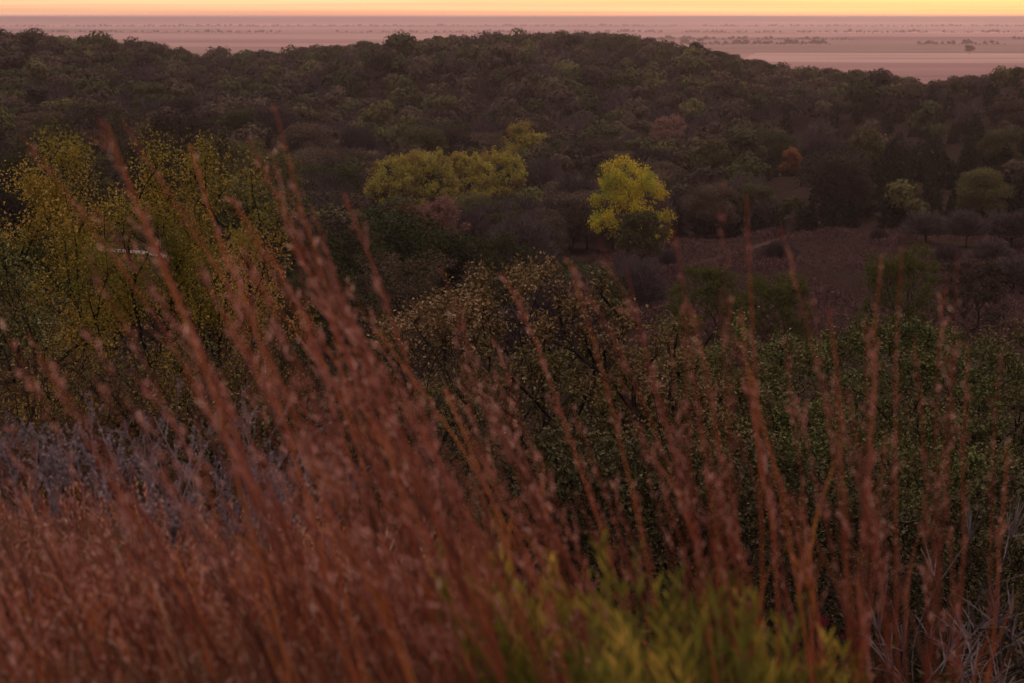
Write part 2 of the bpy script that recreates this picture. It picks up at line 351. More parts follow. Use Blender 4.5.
def woody(name, base, height, rad, nt, mat, label, cat='shrub', leaf=.075, nleaf=60, seed=1, cluster=.32, lean=(0, 0), vase=.25, trunk_r=None, bark='bark', group=None, flat=.8, stems=1, droop=0.2, aspect=.55, lob=9, lr=1.0):
    r_ = np.random.default_rng(seed)
    t = empty(name, tuple(map(float, base)), label, cat, group)
    # growing tips: spread through a lumpy crown
    ph = r_.random(4) * 6.28; T = []
    lobes = []
    for k in range(lob):
        a = 2.4 * k + r_.random(); v = ((k + .5) / lob) ** .8; q = math.sqrt(1 - .75 * v * v) * (.55 + .35 * r_.random())
        lobes.append((np.array([rad[0] * q * math.cos(a) * .85, rad[1] * q * math.sin(a) * .85, height * (vase + (1 - vase) * (.08 + .78 * v))]), height * r_.uniform(.12, .22) * lr))
    while lob and len(T) < nt:
        c_, lr_ = lobes[r_.integers(lob)]; d_ = r_.normal(size=3); d_ /= np.linalg.norm(d_)
        if d_[2] < -.35: d_[2] *= -1
        T.append(list(c_ + d_ * lr_ * (.82 + .18 * r_.random()) * np.array([1.2, 1.2, .85])))
    while len(T) < nt:
        a = r_.random() * 6.28; v = r_.random() ** .75
        lump = 1 + .22 * math.sin(3 * a + ph[0]) + .13 * math.sin(7 * a + ph[1]) + .1 * math.sin(9 * v + ph[2])
        prof = (math.sin(math.pi * (v * .86 + .10)) ** .7) * flat + (1 - flat) * v
        q = math.sqrt(r_.random()) ** .7
        T.append([rad[0] * q * prof * lump * math.cos(a) + lean[0] * v, rad[1] * q * prof * lump * math.sin(a) + lean[1] * v, height * (vase + (1 - vase) * v * (1 - .18 * q * q) * (.93 + .07 * math.sin(5 * a + ph[3])))])
    T = np.array(T); T[:, 2] *= (height - cluster * .6) / T[:, 2].max(); T = T[np.argsort(np.linalg.norm(T * [1, 1, .8], axis=1))]
    nodes = []; par = []
    for s_ in range(stems):
        a = r_.random() * 6.28; off = np.array([math.cos(a), math.sin(a), 0]) * (0 if stems == 1 else .25 + .3 * r_.random())
        if s_ == 0: nodes.append(np.array([0, 0, -.15])); par.append(-1)
        e = off * 1.6 + np.array([0, 0, height * vase * .55]); nodes.append(e); par.append(0)
    plen = [0] + [height * vase] * stems
    for p in T:
        A = np.array(nodes); dv = p - A; dist = np.linalg.norm(dv, axis=1)
        up = dv[:, 2] / np.maximum(dist, 1e-6)
        cost = dist * (1 + .9 * np.clip(.25 - up, 0, 2)) + .22 * np.array(plen)
        cost[[i for i in range(len(par)) if par[i] == -1]] += 5
        j = int(np.argmin(cost)); L_ = dist[j]; k = max(1, int(L_ / (.35 * max(height, 3) / 6))); prev = j
        d0 = nodes[j] - nodes[par[j]] if par[j] >= 0 else np.array([0, 0, 1.]); d0 = d0 / (np.linalg.norm(d0) + 1e-6)
        s0 = nodes[j]
        for q in range(1, k + 1):
            u = q / k; c1 = s0 + d0 * L_ * .28 + np.array([0, 0, -.05 * L_])
            pt = (1 - u) ** 2 * s0 + 2 * u * (1 - u) * c1 + u * u * p + r_.normal(size=3) * .022 * L_ * (0 if q == k else 1)
            nodes.append(pt); par.append(prev); plen.append(plen[prev] + L_ / k); prev = len(nodes) - 1
    nodes = np.array(nodes); par = np.array(par)
    leafm = np.ones(len(nodes), bool); leafm[par[par >= 0]] = False
    for it in range(4):
        acc = np.zeros_like(nodes); nc = np.zeros(len(nodes)); vv = np.where(par >= 0)[0]
        np.add.at(acc, par[vv], nodes[vv]); np.add.at(nc, par[vv], 1)
        mv = (par >= 0) & ~leafm
        nodes[mv] = .4 * nodes[mv] + .35 * nodes[par[mv]] + .25 * acc[mv] / nc[mv][:, None]
    cnt = np.zeros(len(nodes)); isleaf = np.ones(len(nodes), bool)
    isleaf[par[par >= 0]] = False
    cnt[isleaf] = 1
    for i in range(len(nodes) - 1, -1, -1):
        if par[i] >= 0: cnt[par[i]] += cnt[i]
    tr = trunk_r or height * .0095; R = tr * (cnt / cnt.max()) ** .5; R = np.maximum(R, .005)
    e = np.where(par >= 0)[0]
    g = G(); paths = np.stack([nodes[par[e]], nodes[e]], 1); R1 = np.minimum(R[par[e]], R[e] * 1.35)
    tubes(g, paths, np.stack([R1, R[e]], 1), 5)
    # twigs
    tips = nodes[isleaf]; nt_ = len(tips); tw = 7
    b = np.repeat(tips, tw, 0); dd = unit(b * [1, 1, .3] / max(rad) + r_.normal(size=b.shape) * .8 + [0, 0, .5]); L2 = cluster * (.7 + .9 * r_.random((len(b), 1)))
    u = np.linspace(0, 1, 4)[None, :, None]; tp = b[:, None] + dd[:, None] * u * L2[:, None] + np.array([0, 0, -.1]) * (u * u) * L2[:, None]
    tubes(g, tp, np.broadcast_to(np.array([.007, .005, .004, .002]), (len(b), 4)), 3)
    g.build('branches', M[bark], t)
    if nleaf > 0:
        g = G(); n = nt_ * nleaf; tt = r_.random(n) ** .6; k = r_.integers(0, len(b), n)
        P = b[k] + dd[k] * L2[k] * tt[:, None] * 1.05 + r_.normal(size=(n, 3)) * .085 * cluster / .3
        # leaves along the outer branches
        outer = nodes[e][R[e] < tr * .35]
        if len(outer):
            m2 = n // 4; kk = r_.integers(0, len(outer), m2); P = np.vstack([P, outer[kk] + r_.normal(size=(m2, 3)) * .12])
        n = len(P); d_ = unit(rng.normal(size=(n, 3)) + [0, 0, -droop] + unit(P * [1, 1, .4]) * .5)
        leaves(g, P, leaf * (.6 + .8 * rng.random(n)), d=d_, nrm=unit(rng.normal(size=(n, 3)) * .7 + [0, 0, 1]), aspect=aspect, fold=.14)
        g.build('leaves', M[mat], t)
    return t
def depth_at(px, row, lo=150, hi=600):
    d = np.linspace(lo, hi, 900); x = (px - 512) / F * d * (cp + .12 * sp); r = row_of(d, hz(x, d))
    return float(d[np.argmin(np.abs(r - row))])
ROAD_D = depth_at(165, 258, 180, 420)
# ------------------------------------------------------------ hand-placed far trees (pixel of crown top, depth, height)
KEEP = []      # (x, y, r) where the scattered wood leaves room
def spot(px, d): 
    x = (px - 512) / F * d * (cp + .12 * sp); return x, float(d)
def special(name, px, top, d, kind, v, mat, label, sx=1.0, group=None, room=.45, hmin=None, rot=None):
    x, y = spot(px, d); z = float(hz(x, y)); zt = W(px, top, d)[2]; S = max(zt - z, hmin or 3)
    z = zt - S if S == (hmin or 3) else z
    KEEP.append((x, y, S * sx * room))
    return far_tree(name, kind, v, M[mat], (x, y, z), S, rng.random() * 6 if rot is None else rot, label, group=group, sx=sx)
# built as its own fuller mesh: the tall yellow cottonwood
def custom_tree(name, px, top, d, mat, label, nf=9000, lobes=34, wide=.42, size=.024, seed=5, sx=1.0, base=.15):
    x, y = spot(px, d); z = float(hz(x, y)); S = W(px, top, d)[2] - z
    KEEP.append((x, y, S * wide * sx * .95)); lf = max(.15, min(.5, d * .0009)); r0 = S * wide * sx * .80
    return woody(name, (x, y, z), S, (r0, r0), 150 if d > 450 else 210, mat, label, cat='tree', leaf=lf, nleaf=110 if d > 450 else 140, seed=seed, cluster=S * .072,
                 vase=max(.05, base * .9), trunk_r=S * .016, lob=int(lobes * .6) + 4, aspect=.8, stems=1, lr=.85)
custom_tree('cottonwood_tree', 628, 160, 400, 'yellow', 'tall bright yellow autumn tree standing alone at the edge of the purple-brown meadow', wide=.42, seed=11, size=.015, nf=18000, lobes=38)
custom_tree('cottonwood_tree', 642, 214, 385, 'olive', 'low dull green tree hiding the foot of the tall bright yellow tree', nf=6000, lobes=12, wide=.46, seed=12)
custom_tree('cottonwood_tree', 392, 158, 480, 'grove', 'leftmost tree of the dull yellow grove, its leaves turning orange on the left', wide=.52, seed=13, nf=7000)
custom_tree('cottonwood_tree', 428, 152, 485, 'grove', 'tallest yellow-green tree in the middle of the dull yellow grove', wide=.50, seed=14, nf=7000)
custom_tree('cottonwood_tree', 466, 155, 500, 'grove', 'yellow-olive tree right of the tallest in the dull yellow grove', wide=.45, seed=15, nf=6000)
custom_tree('cottonwood_tree', 500, 149, 510, 'grove', 'rightmost olive-yellow tree of the dull yellow grove', wide=.52, seed=16, nf=7000)
custom_tree('young_tree', 519, 124, 640, 'grove', 'small pale yellow upright tree above the right end of the yellow grove', wide=.30, seed=17, nf=3000, lobes=14)
custom_tree('young_tree', 534, 135, 625, 'grove', 'smallest pale yellow tree just right of the small upright one', wide=.24, seed=18, nf=2500, lobes=12)
custom_tree('maple_tree', 667, 119, 700, 'salmon', 'salmon-orange rounded tree on the slope above the tall bright yellow tree', wide=.40, seed=19, nf=5000, lobes=12)
custom_tree('maple_tree', 789, 150, 560, 'orange', 'narrow orange tree against dark cedars above the purple-brown meadow', wide=.30, seed=20, nf=4500, lobes=9)
custom_tree('maple_tree', 405, 207, 330, 'rust', 'rusty brown tree below the left end of the dull yellow grove', wide=.5, seed=21, nf=5000)
custom_tree('maple_tree', 438, 201, 340, 'salmon', 'orange-brown rounded tree just below the middle of the dull yellow grove', wide=.38, seed=22, nf=5000)
custom_tree('hillside_tree', 708, 141, 560, 'olive', 'broad olive-yellow tree on the slope right of the tall bright yellow tree', wide=.42, seed=23, nf=6000)
custom_tree('hillside_tree', 865, 131, 580, 'olive', 'olive-yellow topped tree among cedars on the right slope', wide=.40, seed=24, nf=5000)
custom_tree('hillside_tree', 648, 88, 900, 'olive', 'pale olive domed tree high on the slope below the far ridge', wide=.6, seed=25, nf=4000)
custom_tree('hillside_tree', 521, 67, 1000, 'olive', 'olive domed tree just under the middle of the far ridge', wide=.7, seed=26, nf=4000)
custom_tree('meadow_tree', 905, 246, 240, 'meadow_green', 'rounded green tree at the near edge of the purple-brown meadow on the right', wide=0.55, seed=27, nf=9000, lobes=26, base=.0)
custom_tree('meadow_tree', 775, 276, 215, 'meadow_green', 'dark green low tree behind the leafy shrubs, right of the tall grass tuft', wide=0.67, seed=28, nf=8000, base=.0)
custom_tree('meadow_tree', 705, 268, 225, 'meadow_green', 'dark green tree behind the copper-leaved oak shrub, left end of a short row', wide=0.61, seed=29, nf=8000, base=.0)
custom_tree('meadow_tree', 975, 262, 245, 'brown', 'bare-looking brown tree right of the rounded green tree in the meadow', wide=0.61, seed=30, nf=6000, base=.0)
custom_tree('valley_tree', 490, 238, 230, 'green', 'dark green rounded tree showing its top above the copper-leaved oak shrub', wide=0.51, seed=31, nf=8000, base=.0)
custom_tree('valley_tree', 97, 104, 310, 'brown', 'large brown-olive crown standing above the sparse yellow trees on the left', wide=0.61, seed=32, nf=7000, base=.0)
custom_tree('valley_tree', 180, 114, 320, 'brown', 'brown crown right of the largest brown crown above the sparse yellow trees', wide=0.55, seed=33, nf=6000, base=.0)
custom_tree('valley_tree', 25, 138, 200, 'olive', 'olive green tree behind the leftmost sparse yellow tree', wide=0.51, seed=34, nf=8000, base=.0)
custom_tree('valley_tree', 235, 140, 330, 'olive', 'olive tree behind the right end of the sparse yellow trees', wide=0.61, seed=35, nf=6000, base=.0)
custom_tree('valley_tree', 270, 150, 320, 'olive', 'olive-yellow tree between the sparse yellow trees and the dull yellow grove', wide=0.51, seed=36, nf=6000, base=.0)
custom_tree('valley_tree', 232, 272, 150, 'green', 'dark green low tree seen through the sparse yellow trees', wide=0.61, seed=37, nf=8000, base=.0)
custom_tree('valley_tree', 50, 235, 140, 'green', 'dark green tree seen through the left half of the sparse yellow trees', wide=0.61, seed=38, nf=8000, base=.0)
custom_tree('valley_tree', 340, 222, 170, 'green', 'dark green tree behind the tall leaning grass left of centre', wide=0.61, seed=39, nf=8000, base=.0)
custom_tree('valley_tree', 310, 262, 120, 'olive', 'olive tree low behind the tall leaning grass left of centre', wide=0.61, seed=40, nf=8000, base=.0)
custom_tree('valley_tree', 410, 258, 150, 'brown', 'brown tree low between the leaning grass and the copper-leaved oak shrub', wide=0.61, seed=41, nf=8000, base=.0)

# ------------------------------------------------------------ the wood: nearest 260 as things, the rest as one object
cand = []
y = 150.0
while y < 1330:
    sp_ = 9.5 if y < 500 else (11.5 if y < 800 else 12.2)
    w = .30 * y
    for x in np.arange(-w, w, sp_):
        cand.append((x + random.uniform(-.42, .42) * sp_, y + random.uniform(-.42, .42) * sp_))
    y += sp_ * .95
cand = np.array(cand); cx, cy = cand[:, 0], cand[:, 1]
cz = hz(cx, cy); cpx = col_of(cx, cy, cz)
# open meadow right of centre
meadow = (cpx > 600 + (400 - cy) * .3) & (cy > 235) & (cy < 425 + (cpx - 600) * .02)
keep = ~meadow & ~((cpx > 600) & (cy < 262)) & ~((cpx > 118) & (cpx < 212) & (cy < ROAD_D + 6) & (cy > ROAD_D - 75))
for (kx, ky, kr) in KEEP:
    keep &= np.hypot(cx - kx, (cy - ky) * .8) > kr + 2.0
    front = (np.abs(cx * ky / cy - kx) < kr) & (cy < ky) & (cy > ky - 62)
    keep &= ~front
cx, cy, cz, cpx = cx[keep], cy[keep], cz[keep], cpx[keep]
n = len(cx)
rr = rng.random(n); ced = vnoise(cx * .012 + 40, cy * .012 + 7)
right = np.clip((cpx - 640) / 200, 0, 1) * np.clip((900 - cy) / 300, 0, 1)
pc = np.clip(.05 + .55 * right + ced * .35 + .35 * ((cpx > 760) & (cy < 800)), 0, .9)
kinds = np.where(rr < pc, 3, 0)
r2 = rng.random(n) + .35 * vnoise(cx * .02 + 3, cy * .02)
kinds = np.where(kinds == 3, 3, np.where(r2 < .17, 0, np.where(r2 < .27, 1, np.where(r2 < .62, 2, 4))))
KN = ['olive', 'green', 'brown', 'cedar', 'bare']
SH = ['round', 'round', 'round', 'cedar', 'bare']
hgt = np.where(kinds == 3, rng.uniform(6.5, 11, n), np.clip(rng.normal(11.5, 2.4, n), 7.5, 17.5))
hgt = hgt * np.where((cy > 1000), .9, 1.0)
for (a0, a1, d0, d1, rmin) in ((345, 470, 150, 478, 203), (455, 545, 150, 500, 192), (545, 700, 150, 398, 253), (765, 815, 150, 555, 196), (640, 700, 150, 690, 142), (690, 740, 150, 555, 166), (380, 470, 150, 335, 228), (430, 625, 150, 330, 264), (105, 220, 150, ROAD_D + 4, 268)):
    inb = (cpx > a0) & (cpx < a1) & (cy > d0) & (cy < d1)
    lim = -cz * 0 + (cy * (-(rmin - 16) / F) - cz)
    hgt = np.where(inb, np.minimum(hgt, lim), hgt)
sky_row = np.interp(cpx, [-100, 0, 60, 100, 180, 250, 300, 340, 360, 400, 450, 500, 560, 600, 650, 700, 750, 790, 840, 880, 930, 970, 1000, 1024, 1200],
                    [27, 27, 32, 38, 45, 46, 47, 44, 40, 38, 33, 32, 32, 33, 40, 48, 60, 66, 70, 75, 80, 76, 70, 68, 60]) + rng.normal(.5, 1.6, n)
lim = (cy * (-(sky_row - 16) / F) - cz) / 1.15
hgt = np.where(cy > 600, np.minimum(hgt, lim), hgt)
top = row_of(cy, cz + hgt)
# which trees can be seen: compare with the canopy line nearer to the camera
vis = hgt > 3.5
for f in np.linspace(.35, .97, 40):
    yy = cy * f; zz = hz(cx * f, yy) + np.where((yy > 250) & (yy < 420) & (cpx > 600), 0, 3)
    vis &= ~((row_of(yy, zz) < top - 1) & (cy * (1 - f) > 14))
limit = np.interp(cpx, [0, 280, 420, 480, 650, 700, 1024], [300, 300, 290, 260, 285, 330, 320])
vis &= top < limit
cx, cy, cz, cpx, kinds, hgt, top = [a[vis] for a in (cx, cy, cz, cpx, kinds, hgt, top)]
order = np.argsort(-(hgt / cy) * (1 + .4 * ((cpx > -10) & (cpx < 1034))))
inview = (cpx[order] > -15) & (cpx[order] < 1040)
ind = order[inview][:262]; rest = np.setdiff1d(np.arange(len(cx)), ind)
LM = [(450, 175, 'the dull yellow grove'), (628, 205, 'the tall bright yellow tree'), (789, 175, 'the narrow orange tree'),
      (830, 262, 'the purple-brown meadow'), (130, 190, 'the sparse yellow trees'), (667, 130, 'the salmon-orange tree'),
      (712, 158, 'the broad olive-yellow slope tree'), (865, 150, 'the olive tree among cedars'), (97, 120, 'the largest brown crown'),
      (270, 165, 'the lone olive-yellow valley tree'), (519, 138, 'the two small pale yellow trees'), (960, 190, 'the dark right-hand slope'), (405, 225, 'the rusty brown tree'), (330, 150, 'the dark hollow left of the yellow grove'), (560, 190, 'the dark wood between the two yellow groups')]
KL = {'olive': 'olive leafy tree', 'green': 'dark green leafy tree', 'brown': 'brown-leaved tree', 'cedar': 'dark pointed cedar', 'bare': 'bare grey-purple tree'}
NM = {'olive': 'olive_tree_crown', 'green': 'green_tree', 'brown': 'brown_oak_tree', 'cedar': 'cedar_tree', 'bare': 'bare_tree'}
NM['olive'] = 'woodland_tree'
for i in ind:
    k = int(kinds[i]); kn = KN[k]
    r0 = float(top[i]) + 12; bl = min(LM, key=lambda q: math.hypot((q[0] - cpx[i]) * .8, q[1] - r0))
    dx, dy = cpx[i] - bl[0], r0 - bl[1]
    if abs(dx) > abs(dy) * 1.1: side = 'left of' if dx < 0 else 'right of'
    else: side = 'above' if dy < 0 else 'below'
    dist_ = 'close ' if math.hypot(dx, dy) < 38 else ('just ' if math.hypot(dx, dy) < 70 else 'some way ')
    sz = {0: 'low ', 1: '', 2: 'tall '}[int(np.digitize(hgt[i], [8, 9.6] if k == 3 else [11.2, 13.4]))]
    far_tree(NM[kn], SH[k], int(rng.integers(0, 6 if k < 3 else 3)), M[kn], (float(cx[i]), float(cy[i]), float(cz[i])), float(hgt[i]), rng.random() * 6.28,
             f'{sz}{KL[kn]} {dist_}{side} {bl[2]}', group='trees of the valley wood nearest to the viewer', sx=float(rng.uniform(.95, 1.25)) if k != 3 else 1.0)
g = G()
for i in rest:
    k = int(kinds[i]); d = cy[i]; far = d > 750
    nf = {0: 750, 1: 750, 2: 750, 3: 300, 4: 520}[k] if far else {0: 1500, 1: 1500, 2: 1500, 3: 700, 4: 1000}[k]
    vn = d < 400
    if vn: nf = 7000 if k < 3 else 4000
    S = hgt[i] * (1.22 if k in (0, 1, 2) else 1)
    put_crown(g, SH[k], int(rng.integers(1000)), nf, S, (cx[i], cy[i], cz[i] - .3), rng.random() * 6.28, tv=rng.random(), mi=k, lod=(1.55 if far else .5 if vn else 1.15) if k != 4 else (2.2 if far else .8 if vn else 1.5), nl=6 if far else 22 if vn else 11, jit=.6 if vn else .28)
    if d > 1000 or k == 4:
        tubes(g, np.array([[[cx[i], cy[i], cz[i] - .5], [cx[i] + .2, cy[i], cz[i] + S * .8]]]), np.array([[.22, .06]]), 3, mi=5)
tag(g.build('distant_wood', [M[k] for k in KN] + [M['bark']]), 'mixed bare, brown, olive and cedar woodland covering the far slopes up to the ridge', 'woodland', kind='stuff')

# ------------------------------------------------------------ plain: shelter belts and lone trees far out
def belt(d, px0, px1, h, sp_, gap=.3):
    g = G(); x0, x1 = (px0 - 512) / F * d, (px1 - 512) / F * d
    for x in np.arange(x0, x1, sp_ * .6):
        if vnoise(x * .004 + d, 3.3) + .5 < gap: continue
        yy = d + random.uniform(-1, 1) * sp_; S = h * random.uniform(.2, 1.0) * (1 + .5 * vnoise(x * .01, 7))
        put_crown(g, 'round', int(rng.integers(1000)), 110, S, (x, yy, -80.5), 0, tv=rng.random(), lod=4.5, wide=.62)
    return tag(g.build('shelter_belt', M['brown']), kind='stuff')
for args, lab in (((5600, 640, 1150, 17, 15, .42), 'line of small dark trees across the plain at the right'), ((6700, 560, 1150, 15, 18, .42), 'second broken tree line across the plain behind the nearest one'),
             ((9500, -80, 1150, 17, 24, .22), 'long tree belt crossing the whole plain'), ((14500, -80, 1150, 24, 30, .08), 'farthest tree belt crossing the plain below the horizon'), ((4300, 700, 1150, 6, 9, .55), 'low hedge line across the nearest field of the plain')):
    o = belt(*args); tag(o, lab, 'tree line')
for px, d, h, lab in ((182, 3600, 13, 'lone bare tree standing in the misty plain above the left ridge'), (288, 3900, 12, 'small lone tree in the misty plain between the two ridge humps'),
                 (733, 3600, 13, 'lone tree in the plain just over the ridge, left of the pink field'), (962, 4300, 20, 'largest round tree in the line of trees at the right of the plain'),
                 (610, 4600, 12, 'lone tree in the plain above the middle of the ridge')):
    x, y_ = spot(px, d); far_tree('field_tree', 'round', int(rng.integers(0, 6)), M['brown'], (x, y_, -80.3), h, 0, lab, sx=1.3)

# ------------------------------------------------------------ meadow brush, tan path, gravel road
g = G(); N0 = 26000
y_ = rng.uniform(235, 430, N0); p_ = rng.uniform(585, 1120, N0); x_ = (p_ - 512) / F * y_
cl = vnoise(x_ * .09, y_ * .06) + .5 * vnoise(x_ * .3 + 4, y_ * .2)
ok = cl > -.25; x_, y_, cl = x_[ok], y_[ok], cl[ok]; z_ = hz(x_, y_); n = len(x_)
PTH = [[*spot(p, depth_at(p, r, 200, 430))] for p, r in ((620, 283), (680, 270), (740, 252), (800, 236))]
py_ = np.interp(x_, [q[0] for q in PTH], [q[1] for q in PTH]); near_path = (np.abs(y_ - py_) < 4) & (x_ > PTH[0][0]) & (x_ < PTH[-1][0])
hh = np.clip(.7 + cl * 4.0, .3, 3.4) * np.where(near_path, .22, 1)
for q in range(5):
    P = np.stack([x_ + rng.normal(size=n) * .45, y_ + rng.normal(size=n) * .45, z_ + hh * rng.random(n) * .8], 1)
    leaves(g, P, (.25 + hh * .22), d=unit(rng.normal(size=(n, 3)) * .6 + [0, 0, 1]), aspect=.35, single=True, R=np.clip(rng.random(n) * .6 + .4 * (vnoise(x_ * .03, y_ * .03) + .5), 0, 1))
tag(g.build('meadow_brush', M['brush']), 'purple-brown low brush and dry grass covering the meadow beyond the shrubs', 'brush', kind='stuff')
MB_ = [(640, 245, 'at the left end'), (668, 262, 'below the path start'), (700, 240, 'beside the tan path'), (725, 262, 'right of the low part of the path'), (752, 240, 'near the upper part of the path'), (780, 255, 'in the middle'),
       (800, 238, 'near the upper end of the path'), (815, 268, 'left of the rounded green tree'), (838, 252, 'upper middle, left of the green tree top'), (855, 275, 'touching the rounded green tree on its left'), (878, 236, 'above the rounded green tree'),
       (925, 238, 'above and right of the rounded green tree'), (948, 262, 'just right of the rounded green tree'), (965, 240, 'at the foot of the dark right slope'), (992, 262, 'near the right edge'), (1012, 240, 'high at the right edge'), (1015, 285, 'low at the right edge'), (690, 285, 'low on the left'), (830, 290, 'low in the middle')]
for i, (p, r, lab) in enumerate(MB_):
    if i not in (1, 5, 10) and p < 900: continue
    d = depth_at(p, r + 8, 200, 430); x, yq = spot(p, d)
    far_tree('bare_shrub', 'bare', i % 3, M['bare'], (x, yq, float(hz(x, yq))), random.uniform(3.5, 6.5) * (1.25 if p > 920 else .8), i * 1.7, f'purplish bare shrub in the purple-brown meadow, {lab}', 'shrub', 'bare shrubs of the meadow', sx=random.uniform(1.1, 2.2))
def strip(name, pts, wd, mat, lift=.12, kind='structure'):
    pts = np.array(pts); t = np.linspace(0, 1, 60); k = np.linspace(0, 1, len(pts))
    X = np.interp(t, k, pts[:, 0]); Y = np.interp(t, k, pts[:, 1]); nx = -np.gradient(Y); ny = np.gradient(X); l = np.hypot(nx, ny); nx /= l; ny /= l
    V = []
    for s_ in (-.5, 0, .5):
        a, b = X + nx * wd * s_, Y + ny * wd * s_; V.append(np.stack([a, b, hz(a, b) + lift], 1))
    V = np.stack(V, 1).reshape(-1, 3); T = []
    for i in range(59):
        for j in range(2):
            a = i * 3 + j; T += [(a, a + 3, a + 4), (a, a + 4, a + 1)]
    g = G(); g.add(V, T); return tag(g.build(name, mat), kind=kind)
gm = barkmat('pale_gravel', (.20, .17, .17), (.30, .26, .26), .8)
gm2 = barkmat('trodden_dry_grass', (.05, .028, .024), (.11, .062, .05), .5)
strip('path', [[*spot(p, depth_at(p, r, 200, 430))] for p, r in ((620, 283), (680, 270), (740, 252), (800, 236))], 2.2, gm2, .22)
rx = [spot(p, ROAD_D + q) for p, q in ((40, -6), (130, -2), (165, 0), (200, 2), (250, 8))]
strip('gravel_road', [[*q] for q in rx], 9, gm, .25)

# ------------------------------------------------------------ near trees with real branches and leaves
def near(name, px, top, d, wpx, mat, label, seed, height=None, **kw):
    x, y_ = spot(px, d); z = float(hz(x, y_)); zt = W(px, top, d)[2]; H = zt - z
    r0 = wpx / F * d / 2
    return woody(name, (x, y_, z - .05), H * .96, (r0, min(r0, 2.6)), kw.pop('nt', 90), mat, label, seed=seed, **kw)
# sparse yellow-olive trees on the left
kw = dict(leaf=.074, nleaf=330, cluster=.55, vase=.22, stems=3, flat=.8, cat='tree', droop=.6, lob=0)
near('sparse_tree', 62, 126, 44, 150, 'birch', 'leftmost sparse yellow-olive tree, its leafy top highest at the left edge', 51, nt=165, **kw)
near('sparse_tree', 150, 134, 42, 130, 'birch', 'sparse yellow-green tree with thin dark branches, second from the left', 52, nt=95, **kw)
near('sparse_tree', 205, 140, 43, 90, 'birch', 'sparse yellow-green tree, third from the left, before the pale road', 53, nt=70, **kw)
kw['nleaf'] = 200
near('sparse_tree', 262, 158, 40, 75, 'birch_dry', 'thinly leaved tan and yellow tree at the right end of the sparse yellow trees', 54, nt=55, **kw)
near('sparse_tree', 5, 235, 36, 110, 'oak_green', 'low green-olive tree cut by the left edge of the view', 55, nt=80, **kw)
# brown thicket under them
kw = dict(leaf=.065, nleaf=75, cluster=.36, vase=.15, stems=4)
for i, (px, top, d, w, m, lab) in enumerate([
    (40, 345, 27, 170, 'rust', 'brown thicket shrub below the leftmost sparse tree, behind the grass'),
    (130, 330, 29, 150, 'oak_dull', 'dull olive-brown thicket shrub below the second sparse tree'),
    (215, 338, 28, 150, 'rust', 'dark brown thicket shrub below the third sparse tree'),
    (290, 318, 30, 150, 'oak_dull', 'dull brown shrub behind the tall leaning grass, left of the copper oak'),
    (365, 300, 32, 150, 'rust', 'brown shrub half hidden by the densest leaning grass'),
    (80, 400, 22, 150, 'rust', 'low brown shrub at the top edge of the grass on the left'),
    (190, 395, 22, 150, 'oak_dull', 'low dull shrub behind the lavender dried flower stalks'),
    (300, 400, 23, 160, 'rust', 'low rusty shrub behind the tall leaning grass'),
    (420, 390, 24, 160, 'oak_dull', 'low dull shrub left of the copper oak foot')]):
    near('thicket_shrub', px, top, d, w, m, lab, 60 + i, nt=85, group='thicket shrubs below the slope', **kw)
